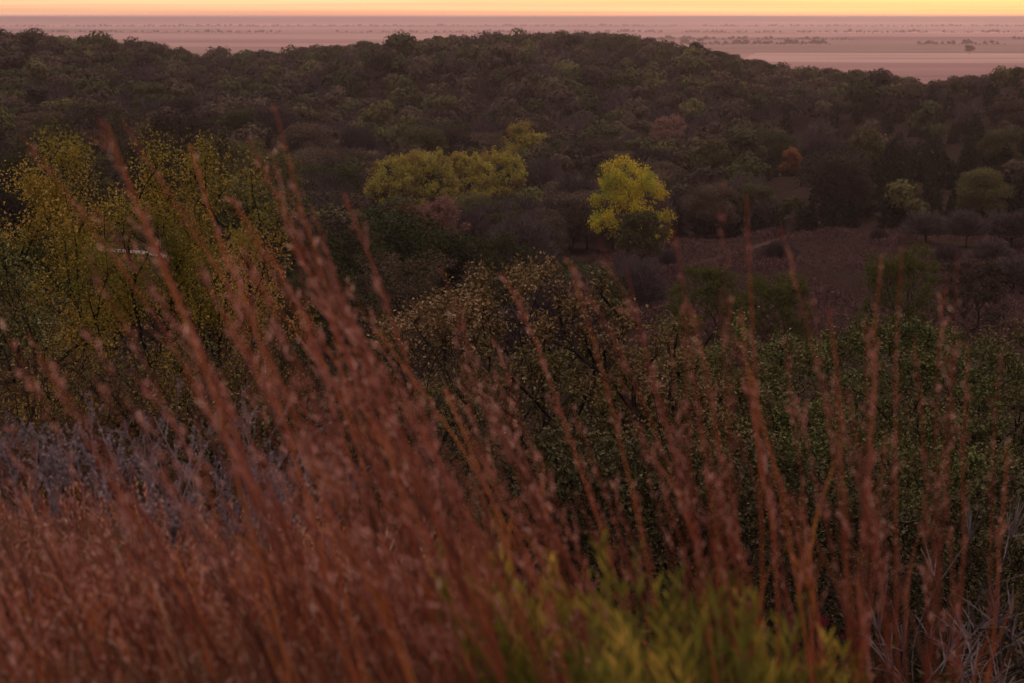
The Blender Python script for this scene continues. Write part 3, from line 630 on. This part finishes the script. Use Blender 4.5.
# copper oak in the middle
kw = dict(leaf=.068, nleaf=210, cluster=.31, vase=.12, stems=2, aspect=.6)
near('oak_shrub', 505, 258, 33, 170, 'oak_copper', 'copper-brown oak with a domed left crown, centre of the view', 71, nt=130, **kw)
near('oak_shrub', 608, 268, 32, 150, 'oak_copper', 'copper-leaved oak with dark crooked branches, right of the domed one', 72, nt=110, **{**kw, 'nleaf': 150, 'lob': 7, 'trunk_r': .15})
near('oak_shrub', 430, 300, 34, 150, 'oak_copper', 'copper-brown oak partly veiled by the tall leaning grass', 73, nt=100, **kw)
near('oak_shrub', 668, 345, 31, 130, 'oak_copper', 'low tan and copper oak between the crooked oak and the green shrubs', 74, nt=95, **kw)
kw['nleaf'] = 190; kw['leaf'] = .078
G_ = [(700, 318, 35, 70, 'oak_green', 'narrow green shrub rising between the copper oak and the right tufts', 60),
 (762, 336, 35, 150, 'oak_green', 'green leafy oak shrub behind the left tall grass tuft on the right', 110),
 (868, 314, 38, 190, 'oak_green', 'highest rounded green oak shrub on the right, with pale glinting leaf tips', 140),
 (985, 318, 40, 180, 'oak_green', 'rounded green oak shrub at the right edge of the view', 130),
 (820, 395, 33, 150, 'oak_green', 'deep green oak shrub below and before the highest rounded one', 100),
 (740, 440, 29, 150, 'oak_dull', 'dull olive oak shrub behind the tall grass tuft of red stalks', 100),
 (650, 440, 28, 150, 'oak_dull', 'dull olive-brown shrub below the low tan and copper oak', 100),
 (850, 455, 28, 160, 'oak_dull', 'brownish shrub with pale leaf glints behind the right grass tufts', 100),
 (950, 410, 34, 160, 'oak_green', 'green shrub below the one at the right edge of the view', 100),
 (1000, 470, 29, 150, 'oak_dull', 'grey-green shrub at the right edge, above the bare pale twigs', 90),
 (560, 430, 27, 150, 'oak_dull', 'dull brown shrub below the domed copper oak, behind leaning grass', 90),
 (925, 326, 43, 130, 'oak_green', 'green oak shrub behind, between the highest rounded one and the right edge', 80), (805, 334, 42, 130, 'oak_green', 'green oak shrub behind, just left of the highest rounded one', 80),
 (1035, 335, 43, 120, 'oak_green', 'green oak shrub cut by the right edge of the view', 70), (560, 345, 36, 120, 'oak_dull', 'dull brown shrub filling the gap between the two copper oaks', 80), (640, 390, 33, 120, 'oak_dull', 'dull shrub under the right side of the crooked copper oak', 80),
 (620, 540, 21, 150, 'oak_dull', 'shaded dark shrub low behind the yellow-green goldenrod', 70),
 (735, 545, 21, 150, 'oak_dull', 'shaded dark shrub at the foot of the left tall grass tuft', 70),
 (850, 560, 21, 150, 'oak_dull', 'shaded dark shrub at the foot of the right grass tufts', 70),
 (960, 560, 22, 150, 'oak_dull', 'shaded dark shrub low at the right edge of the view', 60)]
for i, (px, top, d, w, m, lab, nt) in enumerate(G_):
    k2 = dict(kw)
    if d < 25: m = 'under'; k2['nleaf'] = 80; k2['leaf'] = .045  # shade on the low shrubs put into a darker leaf colour
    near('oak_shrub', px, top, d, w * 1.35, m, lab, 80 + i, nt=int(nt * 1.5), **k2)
# bare pale twigs low on the right
for i, (px, top, d, w, lab) in enumerate([(1000, 500, 15, 130, 'bare shrub of pale grey twigs at the lower right edge'), (930, 590, 13, 110, 'small bare shrub of pale twigs right of the tall red grass tufts'), (1040, 560, 12, 110, 'low bare pale shrub in the lower right corner')]):
    near('bare_shrub', px, top, d, w, 'rust', lab, 110 + i, nt=45, leaf=.04, nleaf=5, cluster=.25, vase=.1, stems=4, bark='twig', trunk_r=.012)

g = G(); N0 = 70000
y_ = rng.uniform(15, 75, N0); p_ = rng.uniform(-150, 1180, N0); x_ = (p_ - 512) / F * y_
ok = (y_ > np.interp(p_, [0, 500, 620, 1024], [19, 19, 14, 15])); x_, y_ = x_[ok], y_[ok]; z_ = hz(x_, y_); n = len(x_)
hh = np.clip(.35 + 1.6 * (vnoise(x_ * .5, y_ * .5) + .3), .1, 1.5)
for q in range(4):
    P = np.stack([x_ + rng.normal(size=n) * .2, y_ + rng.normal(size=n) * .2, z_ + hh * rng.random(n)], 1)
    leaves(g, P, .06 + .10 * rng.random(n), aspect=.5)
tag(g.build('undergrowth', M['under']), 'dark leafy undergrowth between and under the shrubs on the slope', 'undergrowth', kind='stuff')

# ------------------------------------------------------------ grasses
def stalk_paths(bx, by, h, leanx, leany, K=9, wob=.012, p=1.6):
    n = len(bx); t = np.linspace(0, 1, K)[None]; bz = hz(bx, by)
    X = bx[:, None] + leanx[:, None] * h[:, None] * t ** p; Y = by[:, None] + leany[:, None] * h[:, None] * t ** p
    Z = bz[:, None] + h[:, None] * t * np.sqrt(np.clip(1 - .35 * (leanx ** 2 + leany ** 2)[:, None] * t, .2, 1))
    P = np.stack([X, Y, Z], -1); w = np.cumsum(rng.normal(size=(n, K, 3)) * wob, 1); w[:, 0] = 0; return P + w * h[:, None, None]
def along(P, t):
    """points at t (n,m) along paths P (n,K,3), and tangents"""
    n, K, _ = P.shape; f = np.clip(t * (K - 1), 0, K - 1.001); i = f.astype(int); u = (f - i)[..., None]
    a = np.take_along_axis(P, i[..., None].repeat(3, -1), 1); b = np.take_along_axis(P, (i + 1)[..., None].repeat(3, -1), 1)
    return a * (1 - u) + b * u, unit(b - a)
def tuft(px, D, n, spread, hmin, hmax, lx, ly, label, seed=None, head=1.0, thick=1.0, fluffy=26, group='tall bluestem grass tufts close to the viewer', blades=6):
    x, y_ = spot(px, D); z = float(hz(x, y_)); t = empty('grass_tuft', (x, y_, z), label, 'grass tuft', group)
    bx = x + rng.normal(size=n) * spread; by = y_ + rng.normal(size=n) * spread * 1.1
    h = rng.uniform(hmin, hmax, n); P = stalk_paths(bx, by, h, rng.normal(lx, .075, n), rng.normal(ly, .09, n), wob=.005)
    P = P - np.array([x, y_, z])
    tt = np.linspace(0, 1, 9)[None]; rad = (.0034 * (1 - .62 * tt)) * thick * rng.uniform(.8, 1.35, (n, 1)); stalks = []
    for q in range(n):
        g = G(); tubes(g, P[q:q + 1], rad[q:q + 1], 4); stalks.append(g.build('stalk', M['stem'], t))
    # clinging sheath leaves and long arching blades
    m = n * blades; k = rng.integers(0, n, m); t0 = rng.uniform(.02, .55, (m, 1)); A, T = along(P[k], t0); A = A[:, 0]; T = T[:, 0]
    L_ = rng.uniform(.16, .5, m); u = np.linspace(0, 1, 6)[None, :, None]; o = rdir(m); o[:, 2] = 0
    B = A[:, None] + T[:, None] * u * L_[:, None, None] * .9 + o[:, None] * L_[:, None, None] * .30 * u ** 1.8 - np.array([0, 0, .22]) * L_[:, None, None] * u ** 3 * rng.random((m, 1, 1)) * 1.6
    g = G(); ribbons(g, B, np.broadcast_to(np.array([.004, .0055, .005, .004, .0025, .0008]), (m, 6)) * 1.2); tag(g.build('blades', M['blade'], t), kind='stuff')
    # seed heads: forked racemes of bristly spikelets along the upper stalk
    Pall = P; m = fluffy
    for k_ in range(n):
        P = Pall[k_:k_ + 1]; g = G(); s_ = .56 + .44 * rng.beta(1.3, 1.1, (1, m)); A, T = along(P, s_); A = A.reshape(-1, 3); T = T.reshape(-1, 3)
        q = len(A); rd = rdir(q); d = unit(T + rd * .55); szz = rng.uniform(.7, 1.3) * rng.uniform(.6, 1.3, q) * .026 * head
        leaves(g, A + rd * .004, szz, d=d, aspect=.20, fold=.05)
        s_ = rng.uniform(.58, .95, (1, 3)); A, T = along(P, s_); A = A.reshape(-1, 3); T = T.reshape(-1, 3); q = len(A)
        L_ = rng.uniform(.05, .12, q) * head; rd = rdir(q); u = np.linspace(0, 1, 5)[None, :, None]
        Rp = A[:, None] + unit(T + rd * .38)[:, None] * u * L_[:, None, None] - np.array([0, 0, .15]) * L_[:, None, None] * u ** 2
        tubes(g, Rp, np.broadcast_to(np.array([.001, .0012, .0012, .001, .0006]), (q, 5)), 3)
        s_ = rng.uniform(.1, 1, (q, 9)); A, T = along(Rp, s_); A = A.reshape(-1, 3); T = T.reshape(-1, 3); rd = rdir(len(A))
        leaves(g, A, .017 * head * rng.uniform(.6, 1.3, len(A)), d=unit(T + rd * .6), aspect=.24, fold=.05)
        g.build('seed_head', M['head'], stalks[k_])
    return t
TF = [ # px at foot, distance, stalks, spread, hmin, hmax, leanx, leany, label
 (612, 5.0, 26, .07, 1.15, 1.55, -.34, .05, 'tall leaning grass tuft nearest the centre, rooted left of the goldenrod'),
 (560, 4.2, 30, .08, 1.2, 1.65, -.36, .05, 'tall leaning grass tuft with its heads before the domed copper oak'),
 (500, 3.8, 30, .08, 1.1, 1.55, -.38, .0, 'dense leaning grass tuft reaching left across the centre'),
 (450, 4.4, 30, .09, 1.2, 1.7, -.33, .05, 'leaning grass tuft with the highest feathery heads left of centre'),
 (400, 3.7, 26, .08, 1.1, 1.55, -.36, .0, 'leaning grass tuft whose tips reach before the dull yellow grove'),
 (350, 4.6, 24, .08, 1.1, 1.6, -.3, .05, 'leaning grass tuft before the brown shrub left of centre'),
 (290, 4.0, 16, .08, 1.0, 1.45, -.34, .0, 'thin leaning grass tuft with heads over the tan leaved tree'),
 (215, 4.3, 12, .09, .9, 1.3, -.3, .0, 'thin leaning grass tuft before the sparse yellow trees'),
 (150, 4.0, 9, .09, .8, 1.15, -.32, .0, 'short leaning grass tuft in the left part of the field'),
 (80, 3.8, 10, .08, .8, 1.1, -.3, .0, 'leaning grass tuft near the left edge of the view'),
 (20, 4.2, 9, .08, .8, 1.2, -.32, .0, 'leaning grass tuft cut by the left edge of the view'),
 (545, 5.0, 22, .1, 1.2, 1.6, -.28, .05, 'farther leaning grass tuft seen through the centre stalks'),
 (440, 5.2, 22, .1, 1.1, 1.5, -.26, .05, 'farther leaning grass tuft low behind the dense tufts'),
 (770, 4.3, 15, .045, 1.15, 1.6, -.12, .0, 'upright red grass tuft, left one of the two on the right'),
 (735, 4.7, 8, .05, 1.1, 1.45, -.10, .0, 'thin upright grass tuft just behind the left one on the right'),
 (830, 4.8, 7, .06, 1.0, 1.4, -.08, .0, 'few slender upright stalks between the two red grass tufts'),
 (895, 4.2, 11, .05, 1.0, 1.5, -.07, .0, 'upright red grass tuft, right one of the two on the right'),
 (935, 4.5, 12, .05, 1.1, 1.55, -.05, .0, 'upright dark red grass tuft rightmost of all tufts'),
 (700, 5.0, 7, .05, .9, 1.25, -.24, .0, 'small leaning grass tuft behind the top of the goldenrod'),
 (985, 4.9, 4, .06, .7, 1.0, -.08, .0, 'few short stalks in the lower right corner')]
for i, a in enumerate(TF):
    a = list(a); a[5] *= 1.1 if a[0] in (400, 450, 350) else 1; a[2] = max(4, int(a[2] * (.45 if a[0] < 300 else .55 if a[0] < 650 else 1.2))); a[4] *= .6 if a[0] < 650 else .7; a[5] *= .93 if a[0] < 650 else 1.0; a[3] *= 1.5 if a[0] < 650 else 1.15; tuft(*a, blades=5 if a[0] < 650 else 2, head=.9 if a[0] < 650 else .7, thick=.9 if a[0] < 650 else .75)

# field of shorter grass on the left (uncountable)
g = G(); N0 = 9000
D = rng.uniform(3.4, 17, N0) ; D = np.where(rng.random(N0) < .25, rng.uniform(3.2, 6, N0), D)
p_ = rng.uniform(-160, 720, N0); edge = np.interp(D, [3, 6, 8, 12, 17], [640, 620, 600, 560, 520])
ok = p_ < edge + rng.normal(size=N0) * 18; D, p_ = D[ok], p_[ok]
bx = (p_ - 512) / F * D; by = D; n = len(bx)
lump = vnoise(bx * .9, by * .9) + .5
h = (.19 + .23 * lump) * rng.uniform(.7, 1.35, n) * np.interp(p_, [-100, 300, 600], [1.0, 1.1, 1.2])
P = stalk_paths(bx, by, h, rng.normal(-.2, .16, n), rng.normal(0, .16, n), K=6, wob=.02)
tt = np.linspace(0, 1, 6)[None]; tubes(g, P, .0022 * (1 - .6 * tt) * rng.uniform(.8, 1.4, (n, 1)) * np.clip(D / 7, .8, 1.4)[:, None], 3, mi=0)
k = np.repeat(np.arange(n), 5); m = len(k); A, T = along(P[k], rng.uniform(0, .6, (m, 1))); A = A[:, 0]; T = T[:, 0]
L_ = rng.uniform(.12, .38, m); u = np.linspace(0, 1, 5)[None, :, None]; o = rdir(m); o[:, 2] = 0
B = A[:, None] + T[:, None] * u * L_[:, None, None] * .85 + o[:, None] * L_[:, None, None] * .4 * u ** 1.7 - np.array([0, 0, .25]) * L_[:, None, None] * u ** 3
ribbons(g, B, np.broadcast_to(np.array([.004, .005, .004, .003, .0008]), (m, 5)) * np.clip(D[k] / 7, .8, 1.5)[:, None], mi=1)
k = np.repeat(np.arange(n), 7); A, T = along(P[k], rng.uniform(.5, 1, (len(k), 1))); A = A[:, 0]; T = T[:, 0]; rd = rdir(len(A))
leaves(g, A, .024 * rng.uniform(.6, 1.3, len(A)) * np.clip(D[k] / 7, .8, 1.4), d=unit(T + rd * .6), aspect=.22, mi=2)
tag(g.build('field_grass', [M['stem'], M['field'], M['head']]), 'dense red-brown prairie grass covering the slope at the lower left', 'grass', kind='stuff')

# lavender dried flower stalks at the edge of the field
DF = [(70, 452, 9), (100, 432, 10), (128, 440, 9.5), (160, 452, 9), (185, 430, 10.5), (215, 438, 10), (238, 425, 10.5), (262, 445, 9.5), (285, 470, 9), (40, 470, 8.5), (12, 460, 9), (320, 480, 9), (228, 500, 7.5), (140, 505, 7.5)]
DL = ['above the left end of the red grass', 'reaching before the low brown shrub', 'left of a gap in the grass', 'before the low dull shrub', 'tallest of the middle ones', 'in the middle of the pale cluster', 'highest of the pale cluster',
      'at the right of the pale cluster', 'low beside the tall leaning tufts', 'near the left edge of the view', 'cut by the left edge of the view', 'rightmost, almost hidden by leaning stalks', 'low in front of the pale cluster', 'short one, low among the red grass on the left']
for (px, top, d), lab in zip(DF, DL):
    x, y_ = spot(px, d); z = float(hz(x, y_)); H = max(W(px, top - 28, d)[2] - z, .45)
    t = empty('dried_flower', (x, y_, z), f'lavender-grey dried branching flower stalk, {lab}', 'dried flower', 'dried flower stalks in the grass')
    ns = 7; P = stalk_paths(np.full(ns, x) + rng.normal(size=ns) * .04, np.full(ns, y_) + rng.normal(size=ns) * .04, rng.uniform(.75, 1.02, ns) * H, rng.normal(0, .22, ns), rng.normal(0, .2, ns), K=7) - np.array([x, y_, z])
    g = G(); tubes(g, P, np.broadcast_to(.0035 * (1 - .5 * np.linspace(0, 1, 7)), (ns, 7)), 4)
    k = np.repeat(np.arange(ns), 8); A, T = along(P[k], rng.uniform(.5, .98, (len(k), 1))); A = A[:, 0]; T = T[:, 0]; L_ = rng.uniform(.05, .14, len(k))
    u = np.linspace(0, 1, 4)[None, :, None]; Bp = A[:, None] + unit(T + rdir(len(k)) * .6)[:, None] * u * L_[:, None, None]
    tubes(g, Bp, np.broadcast_to(np.array([.002, .0018, .0015, .001]), (len(k), 4)), 3); g.build('stalks', M['fluff'], t)
    g = G(); A, T = along(Bp, rng.uniform(.2, 1, (len(k), 20))); A = A.reshape(-1, 3); T = T.reshape(-1, 3)
    leaves(g, A, .016 * rng.uniform(.5, 1.4, len(A)), d=unit(T + rdir(len(A))), aspect=.5); g.build('seed_heads', M['fluff'], t)

# goldenrod: yellow-green leafy plants low in the centre
GD = [(616, 522, 4.6, 'tallest, a narrow green spire left of the rest'), (600, 560, 4.3, 'left edge of the patch, low and shaded by grass'), (588, 600, 4.0, 'low one at the left foot of the tallest spire'), (640, 582, 4.2, 'just right of the tallest spire'),
      (655, 600, 3.9, 'bright yellow one near the middle of the patch'), (668, 580, 4.4, 'upright one behind the bright yellow one'), (690, 592, 4.1, 'broad one in the middle of the patch'), (708, 586, 4.5, 'back one in the middle, with pale tips'),
      (725, 610, 4.0, 'olive one right of the middle'), (742, 625, 3.8, 'low front one right of the middle'), (765, 612, 4.3, 'upright one below the left red grass tuft'), (785, 632, 4.1, 'yellow-tipped one right of the red grass foot'),
      (818, 640, 4.2, 'rightmost, small and low'), (800, 612, 4.5, 'slender one behind the rightmost small one'), (752, 590, 4.5, 'tall one behind the olive one'), (622, 640, 3.7, 'front one at the bottom edge, left side'), (675, 645, 3.6, 'front one at the bottom edge, middle'), (860, 668, 4.2, 'tiny one apart at the bottom edge'), (545, 560, 4.5, 'upright one just left of the patch, veiled by grass'), (530, 610, 4.0, 'low one below the amber plant, within the grass'), (510, 552, 4.4, 'amber one showing through the grass left of the patch'), (478, 575, 4.3, 'amber and green one farthest left, within the grass')]
for px, top, d, lab in GD:
    x, y_ = spot(px, d); z = float(hz(x, y_)); H = W(px, top - 26, d)[2] - z
    t = empty('goldenrod', (x, y_, z), f'yellow-green leafy goldenrod plant, {lab}', 'plant', 'goldenrod plants at the lower centre')
    ns = 5 if px != 616 else 3; P = stalk_paths(np.full(ns, x) + rng.normal(size=ns) * .03, np.full(ns, y_) + rng.normal(size=ns) * .03, rng.uniform(.72, 1.0, ns) * H, rng.normal(-.04, .09, ns), rng.normal(0, .08, ns), K=8, wob=.006) - np.array([x, y_, z])
    g = G(); tubes(g, P, np.broadcast_to(.0035 * (1 - .5 * np.linspace(0, 1, 8)), (ns, 8)), 5); g.build('stems', M['goldstem'], t)
    g = G(); k = np.repeat(np.arange(ns), 55); m = len(k); s_ = rng.uniform(.1, 1, (m, 1)); A, T = along(P[k], s_); A = A[:, 0]; T = T[:, 0]
    L_ = rng.uniform(.05, .085, m) * (1.15 - .45 * s_[:, 0]); o = rdir(m); o[:, 2] = 0; o = unit(o); u = np.linspace(0, 1, 5)[None, :, None]
    B = A[:, None] + (T * 1.0)[:, None] * u * L_[:, None, None] + o[:, None] * L_[:, None, None] * .48 * u - np.array([0, 0, .18]) * L_[:, None, None] * u ** 2.5
    ribbons(g, B, np.broadcast_to(np.array([.003, .0055, .006, .0045, .001]), (m, 5)), R=np.clip(rng.random(m) * .7 + .3 * s_[:, 0], 0, 1)); g.build('leaves', M['gold'], t)
# wine-red sumac sprig
x, y_ = spot(826, 5.2); z = float(hz(x, y_)); H = W(826, 612, 5.2)[2] - z
t = empty('sumac_sprig', (x, y_, z), 'small wine-red leafy sprig beside the foot of the right grass tufts', 'plant')
P = stalk_paths(np.full(4, x), np.full(4, y_), np.array([.8, .9, 1, .85]) * H, rng.normal(0, .1, 4), rng.normal(0, .1, 4), K=6) - np.array([x, y_, z])
g = G(); tubes(g, P, np.full((4, 6), .003), 4); g.build('stems', M['bark'], t)
g = G(); k = np.repeat(np.arange(4), 40); A, T = along(P[k], rng.uniform(.45, 1, (160, 1))); leaves(g, A[:, 0], .05 * rng.uniform(.6, 1.2, 160), d=unit(T[:, 0] * .3 + rdir(160)), aspect=.4); g.build('leaves', M['wine'], t)

# ------------------------------------------------------------ haze
def haze():
    me = bpy.data.meshes.new('haze'); x, y0, y1, z0, z1 = 46000., -46000., 46000., -92., 5.
    v = [(sx * x, yy, zz) for zz in (z0, z1) for yy in (y0, y1) for sx in (-1, 1)]
    me.from_pydata(v, [], [(0, 2, 3, 1), (4, 5, 7, 6), (0, 1, 5, 4), (2, 6, 7, 3), (0, 4, 6, 2), (1, 3, 7, 5)])
    o = bpy.data.objects.new('haze', me); C.objects.link(o)
    m, nt = newmat('haze_air'); v = nd(nt, 'ShaderNodeVolumePrincipled'); v.inputs['Density'].default_value = 6e-5
    v.inputs['Color'].default_value = (.96, .80, .88, 1); v.inputs['Anisotropy'].default_value = .6
    out = nd(nt, 'ShaderNodeOutputMaterial'); nt.links.new(v.outputs[0], out.inputs['Volume']); me.materials.append(m)
    tag(o, 'thin pinkish evening haze over the valley and the plain', 'haze', kind='stuff')
haze()

# ------------------------------------------------------------ sky and sun
SUN_EL, SUN_AZ = 2.0, 14.0        # low over the horizon, a little right of the view
w = bpy.data.worlds.new('World'); scene.world = w; w.use_nodes = True; nt = w.node_tree; nt.nodes.clear(); L = nt.links.new
tc = nd(nt, 'ShaderNodeTexCoord'); se = nd(nt, 'ShaderNodeSeparateXYZ'); L(tc.outputs['Generated'], se.inputs[0])
asn = nd(nt, 'ShaderNodeMath', operation='ARCSINE'); L(se.outputs[2], asn.inputs[0])
mr = nd(nt, 'ShaderNodeMapRange'); mr.inputs['From Min'].default_value = 0; mr.inputs['From Max'].default_value = math.radians(90); L(asn.outputs[0], mr.inputs['Value'])
pw = nd(nt, 'ShaderNodeMath', operation='POWER'); L(mr.outputs[0], pw.inputs[0]); pw.inputs[1].default_value = .4
e = lambda deg: (deg / 90) ** .4
front = ramp(nt, [(0, (.80, .43, .33)), (e(.08), (.95, .52, .36)), (e(.28), (1.06, .64, .38)), (e(.5), (1.12, .73, .43)), (e(2), (1.2, .78, .42)), (e(6), (.75, .48, .36)), (e(16), (.36, .28, .27)), (e(40), (.92, .76, .71)), (1, (1.6, 1.36, 1.25))], pw.outputs[0])
back = ramp(nt, [(0, (.10, .075, .10)), (e(8), (.17, .13, .15)), (e(25), (.38, .30, .32)), (e(50), (1.15, .94, .97)), (1, (1.6, 1.36, 1.25))], pw.outputs[0])
vm = nd(nt, 'ShaderNodeVectorMath', operation='DOT_PRODUCT'); L(tc.outputs['Generated'], vm.inputs[0])
a = math.radians(SUN_AZ); vm.inputs[1].default_value = (math.sin(a), math.cos(a), 0)
mf = nd(nt, 'ShaderNodeMapRange', interpolation_type='SMOOTHSTEP'); mf.inputs['From Min'].default_value = -.5; mf.inputs['From Max'].default_value = .95; L(vm.outputs['Value'], mf.inputs['Value'])
mx = nd(nt, 'ShaderNodeMix', data_type='RGBA'); L(mf.outputs[0], mx.inputs[0]); L(back, mx.inputs[6]); L(front, mx.inputs[7])
# thin streaks of cloud
mp = nd(nt, 'ShaderNodeMapping'); mp.inputs['Scale'].default_value = (3, 3, 420); L(tc.outputs['Generated'], mp.inputs['Vector'])
no = nd(nt, 'ShaderNodeTexNoise'); no.inputs['Scale'].default_value = 1; no.inputs['Detail'].default_value = 5; L(mp.outputs[0], no.inputs['Vector'])
sk = ramp(nt, [(.38, (.92, .82, .82)), (.62, (1.06, 1.09, 1.06))], no.outputs['Fac'])
mm = nd(nt, 'ShaderNodeMix', data_type='RGBA', blend_type='MULTIPLY'); mm.inputs[0].default_value = 1; L(mx.outputs[2], mm.inputs[6]); L(sk, mm.inputs[7])
ni = nd(nt, 'ShaderNodeTexSky', sky_type='NISHITA', sun_disc=False); ni.sun_elevation = math.radians(SUN_EL); ni.sun_rotation = math.radians(SUN_AZ)
bg1 = nd(nt, 'ShaderNodeBackground'); L(mm.outputs[2], bg1.inputs[0]); bg1.inputs[1].default_value = .92
bg2 = nd(nt, 'ShaderNodeBackground'); L(ni.outputs[0], bg2.inputs[0]); bg2.inputs[1].default_value = .02
ad = nd(nt, 'ShaderNodeAddShader'); L(bg1.outputs[0], ad.inputs[0]); L(bg2.outputs[0], ad.inputs[1])
ow = nd(nt, 'ShaderNodeOutputWorld'); L(ad.outputs[0], ow.inputs[0])
sl = bpy.data.lights.new('sun', 'SUN'); sl.energy = .3; sl.angle = math.radians(9); sl.color = (1, .62, .40)
so = bpy.data.objects.new('sun', sl); C.objects.link(so)
el = math.radians(SUN_EL + 5)
dv = Vector((math.sin(a) * math.cos(el), math.cos(a) * math.cos(el), math.sin(el)))
so.rotation_euler = (-dv).to_track_quat('-Z', 'Y').to_euler()

# ------------------------------------------------------------ camera
cam = bpy.data.cameras.new('camera'); co = bpy.data.objects.new('camera', cam); C.objects.link(co)
cam.sensor_width = 36; cam.lens = 36 * F / 1024; cam.clip_start = .1; cam.clip_end = 200000
co.location = (0, 0, 0); co.rotation_euler = (math.pi / 2 - PITCH, 0, 0)
cam.dof.use_dof = True; cam.dof.focus_distance = 33; cam.dof.aperture_fstop = 4.3
scene.camera = co
scene.view_settings.view_transform = 'Standard'; scene.view_settings.look = 'None'; scene.view_settings.gamma = 1; scene.view_settings.exposure = 0
scene.render.engine = 'CYCLES'
scene.cycles.volume_bounces = 1; scene.cycles.diffuse_bounces = 2; scene.cycles.transmission_bounces = 2
print('individual', len(ind), 'rest', len(rest))
